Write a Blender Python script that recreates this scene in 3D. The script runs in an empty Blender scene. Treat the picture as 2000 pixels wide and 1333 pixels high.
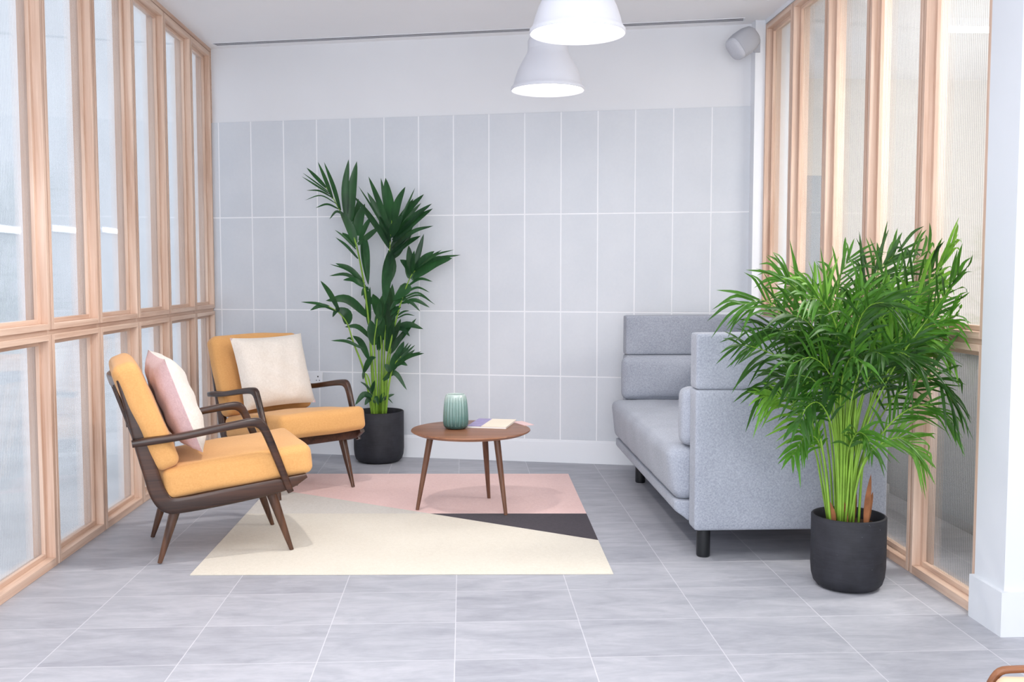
import bpy, bmesh, math, random
from mathutils import Vector, Matrix
PI = math.pi
rad = math.radians
C = bpy.context.scene.collection
SC = bpy.context.scene

# ------------------------------------------------------------ camera, sky, lights, exposure
cam_d = bpy.data.cameras.new('camera')
cam_d.sensor_width = 36.0
cam_d.lens = 35.0
cam_d.clip_start = 0.05
cam = bpy.data.objects.new('camera', cam_d)
C.objects.link(cam)
cam.location = (0, 0, 1.255)
cam.rotation_euler = (rad(90 - 3.811), 0, rad(-2.7915))
SC.camera = cam

SC.view_settings.view_transform = 'Standard'
SC.view_settings.look = 'None'
SC.view_settings.gamma = 1.0
SC.view_settings.use_curve_mapping = False
SC.view_settings.exposure = 0.24

world = bpy.data.worlds.new('overcast_sky')
SC.world = world
world.use_nodes = True
wbg = world.node_tree.nodes['Background']
wbg.inputs['Color'].default_value = (0.86, 0.92, 1.0, 1)
wbg.inputs['Strength'].default_value = 1.7


def add_light(name, kind, loc, energy, color=(1, 1, 1), **kw):
    d = bpy.data.lights.new(name, kind)
    d.energy = energy
    d.color = color
    for k, v in kw.items():
        if k not in ('rot',):
            setattr(d, k, v)
    o = bpy.data.objects.new(name, d)
    C.objects.link(o)
    o.location = loc
    if 'rot' in kw:
        o.rotation_euler = kw['rot']
    return o


# ceiling spot above the frame, then an added fill spot behind the camera
add_light('ceiling_spot', 'SPOT', (-0.62, 4.08, 2.76), 75, (1.0, 0.95, 0.90), spot_size=rad(115), spot_blend=0.7, shadow_soft_size=0.04)
add_light('ceiling_spot', 'SPOT', (0.3, 1.6, 2.76), 60, (1.0, 0.95, 0.90), spot_size=rad(130), spot_blend=0.8, shadow_soft_size=0.12)
# added fill lights overhead, out of view, to brighten lobby and lounge
add_light('lobby_fill', 'AREA', (0.0, -0.8, 2.78), 30, (1.0, 0.97, 0.95), shape='RECTANGLE', size=3.0, size_y=1.6)
add_light('lounge_fill', 'AREA', (0.0, 2.3, 2.80), 34, (0.98, 0.98, 1.0), shape='RECTANGLE', size=2.6, size_y=0.9)
# added frontal fill behind the camera, tilted up to brighten the ceiling
add_light('front_fill', 'AREA', (0.1, -2.1, 1.45), 105, (0.95, 0.97, 1.0), shape='RECTANGLE', size=3.6, size_y=2.6, rot=(rad(103), 0, 0))
add_light('corridor_fill', 'AREA', (3.4, 4.1, 2.78), 135, (1.0, 0.95, 0.90), shape='RECTANGLE', size=1.4, size_y=0.8)  # added out of view to brighten the corridor behind the glass


# ------------------------------------------------------------ helpers
def s2l(*c):
    r = []
    for v in c:
        v = v / 255.0
        r.append(v / 12.92 if v <= 0.04045 else ((v + 0.055) / 1.055) ** 2.4)
    return (r[0], r[1], r[2], 1.0)


class NT:
    def __init__(self, name):
        self.m = bpy.data.materials.new(name)
        self.m.use_nodes = True
        self.t = self.m.node_tree
        self.b = self.t.nodes['Principled BSDF']
        self.out = self.t.nodes['Material Output']

    def n(self, kind, **props):
        nd = self.t.nodes.new(kind)
        for k, v in props.items():
            setattr(nd, k, v)
        return nd

    def l(self, a, b):
        self.t.links.new(a, b)

    def val(self, nd, idx, v):
        nd.inputs[idx].default_value = v

    def coord(self, kind='Object', scale=(1, 1, 1), loc=(0, 0, 0)):
        tc = self.n('ShaderNodeTexCoord')
        mp = self.n('ShaderNodeMapping')
        mp.inputs['Scale'].default_value = scale
        mp.inputs['Location'].default_value = loc
        self.l(tc.outputs[kind], mp.inputs['Vector'])
        return mp.outputs['Vector']

    def noise(self, vec, scale, detail=4, rough=0.5, dist=0.0):
        nz = self.n('ShaderNodeTexNoise')
        nz.inputs['Scale'].default_value = scale
        nz.inputs['Detail'].default_value = detail
        nz.inputs['Roughness'].default_value = rough
        nz.inputs['Distortion'].default_value = dist
        self.l(vec, nz.inputs['Vector'])
        return nz.outputs['Fac']

    def ramp(self, fac, stops):
        r = self.n('ShaderNodeValToRGB')
        e = r.color_ramp.elements
        e[0].position, e[0].color = stops[0]
        e[1].position, e[1].color = stops[-1]
        for p, c in stops[1:-1]:
            q = e.new(p)
            q.color = c
        self.l(fac, r.inputs['Fac'])
        return r.outputs['Color']

    def math(self, op, a, b=None, c=None):
        m = self.n('ShaderNodeMath', operation=op)
        for i, v in enumerate((a, b, c)):
            if v is None:
                continue
            if isinstance(v, (int, float)):
                m.inputs[i].default_value = v
            else:
                self.l(v, m.inputs[i])
        return m.outputs[0]

    def mix(self, fac, a, b, blend='MIX'):
        m = self.n('ShaderNodeMix', data_type='RGBA', blend_type=blend)
        for i, v in ((0, fac), (6, a), (7, b)):
            if isinstance(v, (int, float)):
                m.inputs[i].default_value = v
            elif isinstance(v, tuple):
                m.inputs[i].default_value = v
            else:
                self.l(v, m.inputs[i])
        return m.outputs[2]

    def bump(self, h, strength=0.2, dist=0.002):
        b = self.n('ShaderNodeBump')
        b.inputs['Strength'].default_value = strength
        b.inputs['Distance'].default_value = dist
        self.l(h, b.inputs['Height'])
        self.l(b.outputs['Normal'], self.b.inputs['Normal'])

    def set(self, **kw):
        names = {'rough': 'Roughness', 'metal': 'Metallic', 'spec': 'Specular IOR Level', 'coat': 'Coat Weight',
                 'sheen': 'Sheen Weight', 'coatrough': 'Coat Roughness', 'sss': 'Subsurface Weight'}
        for k, v in kw.items():
            if k == 'col':
                if isinstance(v, tuple):
                    self.b.inputs['Base Color'].default_value = v
                else:
                    self.l(v, self.b.inputs['Base Color'])
            else:
                i = self.b.inputs[names[k]]
                if isinstance(v, (int, float)):
                    i.default_value = v
                else:
                    self.l(v, i)
        return self


def paint(name, c, rough=0.6, spec=0.3, var=0.03, scale=6.0, bump=0.0):
    t = NT(name)
    v = t.coord()
    f = t.noise(v, scale, 5)
    a = tuple(x * (1 - var) for x in c[:3]) + (1,)
    b = tuple(min(1, x * (1 + var)) for x in c[:3]) + (1,)
    t.set(col=t.ramp(f, [(0.3, a), (0.7, b)]), rough=rough, spec=spec)
    if bump:
        t.bump(t.noise(v, 180, 3), bump, 0.001)
    return t.m


def wood(name, dark, light, axis=2, rough=0.45, spec=0.4, scale=1.0, fine=60.0, bump=0.06):
    t = NT(name)
    sc = [fine * scale] * 3
    sc[axis] = 1.6 * scale
    v = t.coord('Object', tuple(sc))
    f1 = t.noise(v, 1.0, 5, 0.6, 0.6)
    sc2 = [9.0 * scale] * 3
    sc2[axis] = 0.7 * scale
    f2 = t.noise(t.coord('Object', tuple(sc2)), 1.0, 4, 0.55, 1.2)
    f = t.math('ADD', t.math('MULTIPLY', f1, 0.5), t.math('MULTIPLY', f2, 0.5))
    t.set(col=t.ramp(f, [(0.36, dark), (0.64, light)]), rough=rough, spec=spec)
    t.bump(f1, bump, 0.001)
    return t.m


def fabric(name, dark, light, scale=900.0, var=0.12, bump=0.35, rough=0.9, big=4.0):
    t = NT(name)
    v = t.coord()
    fa = t.noise(t.coord('Object', (scale, scale * 0.16, scale * 0.16)), 1.0, 2, 0.6)
    fb = t.noise(t.coord('Object', (scale * 0.16, scale * 0.16, scale)), 1.0, 2, 0.6)
    fc = t.noise(t.coord('Object', (scale * 0.16, scale, scale * 0.16)), 1.0, 2, 0.6)
    w = t.math('MULTIPLY', t.math('ADD', t.math('ADD', fa, fb), fc), 0.3333)
    g = t.noise(v, big, 3)
    f = t.math('ADD', t.math('MULTIPLY', w, 0.85), t.math('MULTIPLY', g, 0.15))
    t.set(col=t.ramp(f, [(0.5 - var, dark), (0.5 + var, light)]), rough=rough, spec=0.15, sheen=0.15)
    t.bump(w, bump, 0.0015)
    return t.m


M = {}
M['wall'] = paint('white_wall_paint', s2l(226, 227, 231), 0.7, 0.25, 0.012, 3)
M['ceiling'] = paint('white_ceiling_paint', s2l(245, 245, 247), 0.8, 0.2, 0.01, 2)
M['white'] = paint('white_gloss_trim', s2l(232, 234, 239), 0.4, 0.4, 0.01, 3)
M['wood_v'] = wood('pale_wood_upright', s2l(196, 160, 138), s2l(229, 203, 185), 2, 0.5, 0.3)
M['wood_h'] = wood('pale_wood_rail', s2l(198, 161, 139), s2l(231, 205, 186), 1, 0.5, 0.3)
M['walnut'] = wood('dark_walnut', s2l(34, 20, 15), s2l(80, 50, 35), 0, 0.28, 0.5, 1.0, 90, 0.03)
M['walnut_leg'] = wood('dark_walnut_leg', s2l(44, 27, 20), s2l(100, 66, 46), 2, 0.3, 0.5, 1.0, 90, 0.03)
M['table_wood'] = wood('walnut_table', s2l(104, 66, 46), s2l(152, 104, 76), 0, 0.38, 0.45, 1.0, 70, 0.03)
M['table_leg'] = wood('walnut_table_leg', s2l(84, 54, 40), s2l(124, 86, 66), 2, 0.4, 0.45, 1.0, 80, 0.03)
M['orange'] = fabric('mustard_fabric', s2l(207, 152, 92), s2l(224, 171, 111), 620, 0.16, 0.10)
M['cream'] = fabric('cream_cushion_linen', s2l(212, 202, 192), s2l(231, 223, 215), 420, 0.14, 0.3)
M['pink'] = fabric('pink_cushion_linen', s2l(200, 168, 172), s2l(222, 196, 198), 420, 0.14, 0.3)
M['sofa'] = fabric('grey_melange_wool', s2l(132, 137, 149), s2l(178, 182, 193), 760, 0.13, 0.4)
M['rug_pink'] = fabric('rug_pink_wool', s2l(222, 186, 181), s2l(240, 207, 202), 420, 0.14, 0.5)
M['rug_grey'] = fabric('rug_grey_wool', s2l(196, 190, 182), s2l(216, 211, 204), 420, 0.14, 0.5)
M['rug_cream'] = fabric('rug_cream_wool', s2l(207, 199, 185), s2l(221, 214, 201), 420, 0.14, 0.5)
M['rug_dark'] = fabric('rug_plum_wool', s2l(34, 25, 34), s2l(60, 49, 60), 420, 0.14, 0.5)
M['black_metal'] = paint('black_leg_metal', s2l(22, 24, 28), 0.35, 0.5, 0.05)
M['soil'] = paint('dark_potting_soil', s2l(62, 48, 38), 0.95, 0.1, 0.5, 60, 0.6)
M['lamp_white'] = paint('matt_white_rubber', s2l(212, 213, 221), 0.55, 0.3, 0.01)
M['cable'] = paint('white_cable', s2l(225, 225, 228), 0.5, 0.3, 0.01)
M['speaker'] = paint('light_grey_plastic', s2l(178, 180, 188), 0.5, 0.35, 0.02)
M['slot'] = paint('slot_dark', s2l(84, 84, 92), 0.7, 0.2, 0.03)
M['hole'] = paint('socket_hole', s2l(50, 50, 55), 0.6, 0.2, 0.02)
M['tan'] = paint('tan_leather', s2l(206, 172, 144), 0.5, 0.3, 0.06, 14)
M['brown_wood'] = wood('brown_chair_wood', s2l(112, 68, 42), s2l(150, 100, 68), 0, 0.4)
M['bluegrey'] = paint('blue_grey_panel', s2l(136, 148, 160), 0.6, 0.3, 0.03)
M['darkteal'] = paint('dark_teal_cabinet', s2l(58, 72, 80), 0.5, 0.35, 0.05)
M['paper'] = paint('white_paper', s2l(238, 234, 230), 0.6, 0.3, 0.01)
M['mag_cream'] = paint('cream_cover', s2l(240, 226, 204), 0.35, 0.4, 0.02)
M['mag_purple'] = paint('purple_print', s2l(150, 138, 184), 0.35, 0.4, 0.2, 60)
M['mag_pink'] = paint('pink_cover', s2l(226, 190, 188), 0.35, 0.4, 0.03)
M['stem'] = paint('palm_stem_green', s2l(126, 164, 58), 0.5, 0.35, 0.25, 10)
M['husk'] = paint('dry_brown_husk', s2l(150, 98, 66), 0.8, 0.2, 0.3, 20)


def leaf_mat(name, dark, light, trans, rough=0.38):
    t = NT(name)
    f = t.noise(t.coord('Object', (5, 5, 5)), 1.0, 3)
    g = t.noise(t.coord('Object', (60, 60, 4)), 1.0, 2)
    ff = t.math('ADD', t.math('MULTIPLY', f, 0.7), t.math('MULTIPLY', g, 0.3))
    t.set(col=t.ramp(ff, [(0.36, dark), (0.64, light)]), rough=rough, spec=0.3)
    tr = t.n('ShaderNodeBsdfTranslucent')
    tr.inputs['Color'].default_value = trans
    mx = t.n('ShaderNodeMixShader')
    mx.inputs[0].default_value = 0.22
    t.l(t.b.outputs[0], mx.inputs[1])
    t.l(tr.outputs[0], mx.inputs[2])
    t.l(mx.outputs[0], t.out.inputs['Surface'])
    return t.m


M['kentia'] = leaf_mat('kentia_leaf', s2l(20, 46, 31), s2l(48, 90, 52), s2l(70, 130, 60), 0.34)
M['areca_dark'] = leaf_mat('areca_leaf_dark', s2l(16, 42, 15), s2l(46, 90, 29), s2l(100, 160, 50), 0.4)
M['areca_light'] = leaf_mat('areca_leaf_light', s2l(56, 108, 32), s2l(116, 168, 58), s2l(150, 190, 70), 0.4)
M['areca'] = leaf_mat('areca_leaf', s2l(30, 70, 22), s2l(76, 130, 38), s2l(120, 180, 60), 0.4)


def pot_mat():
    t = NT('black_concrete_pot')
    v = t.coord()
    f = t.noise(v, 14, 6, 0.6)
    sc = t.noise(t.coord('Object', (4, 4, 60)), 1.5, 5, 0.7, 1.5)
    spot = t.math('GREATER_THAN', t.noise(v, 46, 4, 0.7), 0.71)
    base = t.ramp(t.math('ADD', t.math('MULTIPLY', f, 0.6), t.math('MULTIPLY', sc, 0.4)),
                  [(0.35, s2l(32, 32, 37)), (0.7, s2l(50, 50, 57))])
    t.set(col=t.mix(t.math('MULTIPLY', spot, 0.5), base, s2l(120, 120, 128)), rough=0.62, spec=0.3)
    t.bump(f, 0.25, 0.002)
    return t.m


M['pot'] = pot_mat()


def floor_mat():
    t = NT('grey_stone_tile')
    tc = t.n('ShaderNodeTexCoord')
    sp = t.n('ShaderNodeSeparateXYZ')
    t.l(tc.outputs['Object'], sp.inputs[0])
    tx = t.math('DIVIDE', t.math('ADD', sp.outputs[0], 0.032 + 10 * 0.4465), 0.4465)
    ty = t.math('DIVIDE', t.math('ADD', sp.outputs[1], 10 * 0.3525 - 3.5305 + 3.525), 0.3525)
    fx = t.math('FRACT', tx)
    fy = t.math('FRACT', ty)
    ex = t.math('MULTIPLY', t.math('SUBTRACT', 0.5, t.math('ABSOLUTE', t.math('SUBTRACT', fx, 0.5))), 0.4465)
    ey = t.math('MULTIPLY', t.math('SUBTRACT', 0.5, t.math('ABSOLUTE', t.math('SUBTRACT', fy, 0.5))), 0.3525)
    d = t.math('MINIMUM', ex, ey)
    gr = t.math('LESS_THAN', d, 0.0018)
    cb = t.n('ShaderNodeCombineXYZ')
    t.l(t.math('FLOOR', tx), cb.inputs[0])
    t.l(t.math('FLOOR', ty), cb.inputs[1])
    wn = t.n('ShaderNodeTexWhiteNoise', noise_dimensions='2D')
    t.l(cb.outputs[0], wn.inputs['Vector'])
    # streaks, shifted per tile
    va = t.n('ShaderNodeVectorMath', operation='MULTIPLY_ADD')
    t.l(wn.outputs['Color'], va.inputs[0])
    va.inputs[1].default_value = (30, 30, 30)
    t.l(tc.outputs['Object'], va.inputs[2])
    mp = t.n('ShaderNodeMapping')
    mp.inputs['Scale'].default_value = (2.2, 7.0, 1)
    mp.inputs['Rotation'].default_value = (0, 0, 0.12)
    t.l(va.outputs[0], mp.inputs['Vector'])
    n1 = t.noise(mp.outputs[0], 1.4, 8, 0.62, 0.8)
    n2 = t.noise(mp.outputs[0], 9.0, 6, 0.6, 0.3)
    f = t.math('ADD', t.math('MULTIPLY', n1, 0.6), t.math('MULTIPLY', n2, 0.25))
    f = t.math('ADD', f, t.math('ADD', t.math('MULTIPLY', wn.outputs['Value'], 0.08), 0.035))
    col = t.ramp(f, [(0.34, s2l(146, 147, 156)), (0.5, s2l(164, 165, 173)), (0.66, s2l(181, 181, 188))])
    col = t.mix(t.math('MULTIPLY', gr, 0.5), col, s2l(218, 217, 221))
    t.set(col=col, rough=t.math('ADD', 0.38, t.math('MULTIPLY', n2, 0.2)), spec=0.4)
    t.bump(t.math('SUBTRACT', n2, t.math('MULTIPLY', gr, 0.8)), 0.12, 0.002)
    return t.m


M['floor'] = floor_mat()


def tile_mat():
    t = NT('grey_wall_tile')
    v = t.coord()
    f = t.noise(v, 2.5, 4)
    g = t.noise(v, 60, 3)
    ff = t.math('ADD', t.math('MULTIPLY', f, 0.8), t.math('MULTIPLY', g, 0.2))
    t.set(col=t.ramp(ff, [(0.35, s2l(205, 209, 216)), (0.65, s2l(213, 216, 222))]), rough=0.42, spec=0.4)
    return t.m


M['tile'] = tile_mat()
M['grout'] = paint('white_grout', s2l(240, 241, 245), 0.7, 0.2, 0.01)


def glass_mat(name, clear, groove, milky, f0):
    """ribbed glass: clear body, dark rib lines tinted in for refraction, surface reflection rising towards grazing angles"""
    t = NT(name)
    t.t.nodes.remove(t.b)
    tc = t.n('ShaderNodeTexCoord')
    sp = t.n('ShaderNodeSeparateXYZ')
    t.l(tc.outputs['Object'], sp.inputs[0])
    ph = t.math('ABSOLUTE', t.math('SINE', t.math('MULTIPLY', sp.outputs[1], PI / 0.014)))
    col = t.ramp(ph, [(0.15, groove), (0.75, clear)])  # dark lines in the tint imitate refraction by the ribs
    tr = t.n('ShaderNodeBsdfTransparent')
    t.l(col, tr.inputs[0])
    tl = t.n('ShaderNodeBsdfTranslucent')
    t.l(col, tl.inputs[0])
    m0 = t.n('ShaderNodeMixShader')
    m0.inputs[0].default_value = milky
    t.l(tr.outputs[0], m0.inputs[1])
    t.l(tl.outputs[0], m0.inputs[2])
    gl = t.n('ShaderNodeBsdfGlossy')
    gl.inputs['Roughness'].default_value = 0.04
    ge = t.n('ShaderNodeNewGeometry')
    dt = t.n('ShaderNodeVectorMath', operation='DOT_PRODUCT')
    t.l(ge.outputs['Normal'], dt.inputs[0])
    t.l(ge.outputs['Incoming'], dt.inputs[1])
    c = t.math('SUBTRACT', 1.0, t.math('ABSOLUTE', dt.outputs['Value']))
    f = t.math('MULTIPLY_ADD', t.math('POWER', c, 4.2), 0.95 - f0, f0)
    m1 = t.n('ShaderNodeMixShader')
    t.l(f, m1.inputs[0])
    t.l(m0.outputs[0], m1.inputs[1])
    t.l(gl.outputs[0], m1.inputs[2])
    t.l(m1.outputs[0], t.out.inputs['Surface'])
    return t.m


M['glass'] = glass_mat('ribbed_glass_clear', (0.96, 0.965, 0.965, 1), (0.70, 0.73, 0.74, 1), 0.10, 0.05)
M['glass_left'] = glass_mat('ribbed_glass_coated', (0.95, 0.955, 0.96, 1), (0.82, 0.84, 0.86, 1), 0.08, 0.16)


def lamp_mat():
    t = NT('lit_diffuser')
    t.b.inputs['Base Color'].default_value = (0.9, 0.9, 0.9, 1)
    t.b.inputs['Emission Color'].default_value = (1.0, 0.96, 0.92, 1)
    t.b.inputs['Emission Strength'].default_value = 9.0
    return t.m


M['lit'] = lamp_mat()


def vase_mat():
    t = NT('celadon_glaze')
    v = t.coord()
    tc = t.n('ShaderNodeTexCoord')
    sp = t.n('ShaderNodeSeparateXYZ')
    t.l(tc.outputs['Object'], sp.inputs[0])
    zz = t.math('ADD', t.math('DIVIDE', sp.outputs[2], 0.19), t.math('MULTIPLY', t.math('SUBTRACT', t.noise(v, 25, 3), 0.5), 0.3))
    col = t.ramp(zz, [(0.02, s2l(40, 72, 70)), (0.3, s2l(84, 118, 112)), (0.75, s2l(126, 154, 147)), (1.0, s2l(186, 200, 195))])
    t.set(col=col, rough=0.18, spec=0.5, coat=0.4)
    return t.m


M['vase'] = vase_mat()


def mesh_obj(name, bm, mats, parent=None, smooth=True, angle=None, loc=None, rot=None):
    me = bpy.data.meshes.new(name)
    bmesh.ops.recalc_face_normals(bm, faces=bm.faces[:])
    bm.to_mesh(me)
    bm.free()
    if not isinstance(mats, (list, tuple)):
        mats = [mats]
    for m in mats:
        me.materials.append(m)
    if smooth:
        for p in me.polygons:
            p.use_smooth = True
        if angle:
            me.set_sharp_from_angle(angle=rad(angle))
    o = bpy.data.objects.new(name, me)
    C.objects.link(o)
    if loc:
        o.location = loc
    if rot:
        o.rotation_euler = rot
    if parent:
        o.parent = parent
    return o


def bevel(o, w, seg=2):
    m = o.modifiers.new('bevel', 'BEVEL')
    m.width = w
    m.segments = seg
    m.limit_method = 'ANGLE'
    m.angle_limit = rad(40)
    return o


def tag(o, label, cat=None, group=None, kind=None):
    o['label'] = label
    if cat:
        o['category'] = cat
    if group:
        o['group'] = group
    if kind:
        o['kind'] = kind
    return o


def thing(name, label, cat, loc=(0, 0, 0), rz=0.0, group=None):
    o = bpy.data.objects.new(name, None)
    o.empty_display_size = 0.1
    C.objects.link(o)
    o.location = loc
    o.rotation_euler = (0, 0, rz)
    return tag(o, label, cat, group)


def box(bm, x0, x1, y0, y1, z0, z1, mi=0):
    vs = [bm.verts.new((x, y, z)) for x in (x0, x1) for y in (y0, y1) for z in (z0, z1)]
    for f in ((0, 1, 3, 2), (4, 6, 7, 5), (0, 4, 5, 1), (2, 3, 7, 6), (0, 2, 6, 4), (1, 5, 7, 3)):
        fc = bm.faces.new([vs[i] for i in f])
        fc.material_index = mi


def prism(bm, pts, z0, z1, mi=0):
    lo = [bm.verts.new((p[0], p[1], z0)) for p in pts]
    hi = [bm.verts.new((p[0], p[1], z1)) for p in pts]
    n = len(pts)
    bm.faces.new(lo[::-1]).material_index = mi
    bm.faces.new(hi).material_index = mi
    for i in range(n):
        bm.faces.new((lo[i], lo[(i + 1) % n], hi[(i + 1) % n], hi[i])).material_index = mi


def lathe(bm, prof, n=48, cx=0, cy=0, flute=0, famp=0.0, cap0=True, cap1=True, mi=0):
    rings = []
    for (r, z) in prof:
        ring = []
        for i in range(n):
            a = 2 * PI * i / n
            rr = r
            ring.append(bm.verts.new((cx + rr * math.cos(a), cy + rr * math.sin(a), z)))
        rings.append(ring)
    for a, b in zip(rings, rings[1:]):
        for i in range(n):
            j = (i + 1) % n
            bm.faces.new((a[i], a[j], b[j], b[i])).material_index = mi
    if cap0:
        bm.faces.new(rings[0][::-1]).material_index = mi
    if cap1:
        bm.faces.new(rings[-1]).material_index = mi
    return rings


def catmull(pts, k=6):
    P = [Vector(p) for p in pts]
    if len(P) < 3:
        return [P[0].lerp(P[1], i / k) for i in range(k + 1)]
    out = []
    for i in range(len(P) - 1):
        p0 = P[i - 1] if i else P[0] * 2 - P[1]
        p1, p2 = P[i], P[i + 1]
        p3 = P[i + 2] if i + 2 < len(P) else P[-1] * 2 - P[-2]
        for j in range(k):
            t = j / k
            out.append(0.5 * ((2 * p1) + (p2 - p0) * t + (2 * p0 - 5 * p1 + 4 * p2 - p3) * t * t + (3 * p1 - p0 - 3 * p2 + p3) * t ** 3))
    out.append(P[-1].copy())
    return out


def bar(bm, path, w, d, side=(0, 1, 0), k=6, n=16, power=4.0, smooth=True, mi=0):
    """sweep a rounded-rectangle section along path; w = size in the bend plane, d = size along side."""
    m = len(path)
    w = [w] * m if isinstance(w, (int, float)) else w
    d = [d] * m if isinstance(d, (int, float)) else d
    pts = catmull(path, k) if smooth else [Vector(p) for p in path]
    ws = catmull([(x, 0, 0) for x in w], k) if smooth else [Vector((x, 0, 0)) for x in w]
    ds = catmull([(x, 0, 0) for x in d], k) if smooth else [Vector((x, 0, 0)) for x in d]
    side = Vector(side).normalized()
    rings = []
    for i, p in enumerate(pts):
        tan = (pts[min(i + 1, len(pts) - 1)] - pts[max(i - 1, 0)]).normalized()
        sd = (side - tan * side.dot(tan)).normalized()
        nn = sd.cross(tan)
        ring = []
        for j in range(n):
            a = 2 * PI * (j + 0.5) / n
            ca, sa = math.cos(a), math.sin(a)
            e = 2.0 / power
            u = math.copysign(abs(ca) ** e, ca) * ws[i].x / 2
            v = math.copysign(abs(sa) ** e, sa) * ds[i].x / 2
            ring.append(bm.verts.new(p + nn * u + sd * v))
        rings.append(ring)
    for a, b in zip(rings, rings[1:]):
        for i in range(n):
            j = (i + 1) % n
            bm.faces.new((a[i], a[j], b[j], b[i])).material_index = mi
    bm.faces.new(rings[0][::-1]).material_index = mi
    bm.faces.new(rings[-1]).material_index = mi


def soft_box(bm, sx, sy, sz, r, puff=(0, 0, 0), cuts=10, mat=Matrix.Identity(4), noise=0.0, seed=0, mi=0, fn=None):
    """rounded, slightly puffed upholstery block"""
    tb = bmesh.new()
    bmesh.ops.create_cube(tb, size=2.0)
    bmesh.ops.subdivide_edges(tb, edges=tb.edges[:], cuts=cuts, use_grid_fill=True)
    h = Vector((sx / 2, sy / 2, sz / 2))
    rnd = random.Random(seed)
    ph = [rnd.uniform(0, 6.28) for _ in range(6)]

    def dense(t):            # crowd the grid lines towards the edges
        return math.copysign(1 - (1 - abs(t)) ** 1.7, t)
    for v in tb.verts:
        t = Vector((dense(v.co.x), dense(v.co.y), dense(v.co.z)))
        p = Vector((t.x * h.x, t.y * h.y, t.z * h.z))
        q = Vector([max(-(h[i] - r), min(h[i] - r, p[i])) for i in range(3)])
        dl = p - q
        if dl.length > 1e-9:
            p = q + dl.normalized() * r
        k = (1 - t.y ** 2) * (1 - t.z ** 2)
        p.x += math.copysign(puff[0] * k, t.x) if abs(t.x) > .3 else 0
        k = (1 - t.x ** 2) * (1 - t.z ** 2)
        p.y += math.copysign(puff[1] * k, t.y) if abs(t.y) > .3 else 0
        k = (1 - t.x ** 2) * (1 - t.y ** 2)
        p.z += math.copysign(puff[2] * k, t.z) if abs(t.z) > .3 else 0
        if noise:
            p.z += noise * math.sin(p.x * 19 + ph[0] + 2 * p.y) * math.sin(p.y * 17 + ph[1])
            p.x += noise * math.sin(p.y * 21 + ph[2]) * math.sin(p.z * 31 + ph[3])
        if fn:
            p = fn(p, t)
        v.co = mat @ p
    me = bpy.data.meshes.new('tmp')
    tb.to_mesh(me)
    tb.free()
    n0 = len(bm.faces)
    bm.from_mesh(me)
    bpy.data.meshes.remove(me)
    bm.faces.ensure_lookup_table()
    for f in bm.faces[n0:]:
        f.material_index = mi


def copy_tree(o, parent=None):
    c = o.copy()
    C.objects.link(c)
    c.parent = parent
    for ch in o.children:
        copy_tree(ch, c)
    return c


# ------------------------------------------------------------ room shell
XL, XR = -1.760, 1.878           # room faces of the two glazed screens
CH = 2.83                        # ceiling height
SLOPE = -0.245                   # the back wall runs slightly askew


def wy(x):
    return 6.6126 + SLOPE * (x - 0.529)


WA = math.atan(SLOPE)            # wall angle
bm = bmesh.new()
box(bm, -1.86, 7, -2.2, 8.2, -0.12, 0)
tag(mesh_obj('floor', bm, M['floor'], smooth=False), 'grey stone tile floor of the lounge', kind='structure')
bm = bmesh.new()
box(bm, -7, -1.86, -8, 40, -0.2, -0.02)
tag(mesh_obj('floor_outside', bm, paint('pale_paving', s2l(232, 233, 235), 0.8, 0.2, 0.08, 2), smooth=False), 'pale paving outside the left screen', kind='structure')
bm = bmesh.new()
box(bm, -7.3, -7, -8, 40, -0.2, 7)
tag(mesh_obj('wall_opposite', bm, paint('pale_facade', s2l(222, 225, 229), 0.8, 0.2, 0.05, 1), smooth=False), 'pale facade across the yard outside the left screen', kind='structure')
bm = bmesh.new()
box(bm, -1.86, 4.7, -2.2, 8.2, CH, CH + 0.15)
tag(mesh_obj('ceiling', bm, M['ceiling'], smooth=False), 'plain white ceiling', kind='structure')

# back wall, in its own frame: x along the wall, -y towards the room
wall = bpy.data.objects.new('wall_back', None)
bm = bmesh.new()
box(bm, -2.45, 1.6, 0.0, 0.2, 0, CH)
wall = mesh_obj('wall_back', bm, M['wall'], smooth=False, loc=(0.529, 6.6126, 0), rot=(0, 0, WA))
tag(wall, 'white back wall with grey tiled lower part', kind='structure')
bm = bmesh.new()
box(bm, -2.38, 1.33, -0.0096, 0.0, 0.14, 2.318, 0)
rows = [(0.150, 0.580), (0.580, 1.010), (1.010, 1.655), (1.655, 2.318)]
S0, SP = -2.304, 0.2424
for k in range(-1, 15):
    a, b = S0 + SP * k, S0 + SP * (k + 1)
    a = max(a, -2.38)
    b = min(b, 1.331)
    for r0, r1 in rows:
        g = 0.0042
        box(bm, a + g, b - g, -0.011, -0.0094, r0 + g, r1 - (g if r1 < 2.3 else 0), 1)
til = mesh_obj('tile_cladding', bm, [M['grout'], M['tile']], wall, smooth=False)
bevel(til, 0.0006, 1)
bm = bmesh.new()
box(bm, -2.36, 1.335, -0.018, 0.0, 0, 0.138)
box(bm, -2.36, 1.335, -0.014, 0.0, 0.138, 0.15)
bb = mesh_obj('baseboard_back', bm, M['white'], smooth=False, loc=(0.529, 6.6126, 0), rot=(0, 0, WA))
tag(bb, 'white baseboard along the tiled back wall', kind='structure')

# white jamb between back wall and right screen
bm = bmesh.new()
box(bm, 1.815, 2.05, 6.205, 6.60, 0, CH)
tag(mesh_obj('trim_1', bm, M['white'], smooth=False), 'white jamb in the far right corner', kind='structure')
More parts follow.
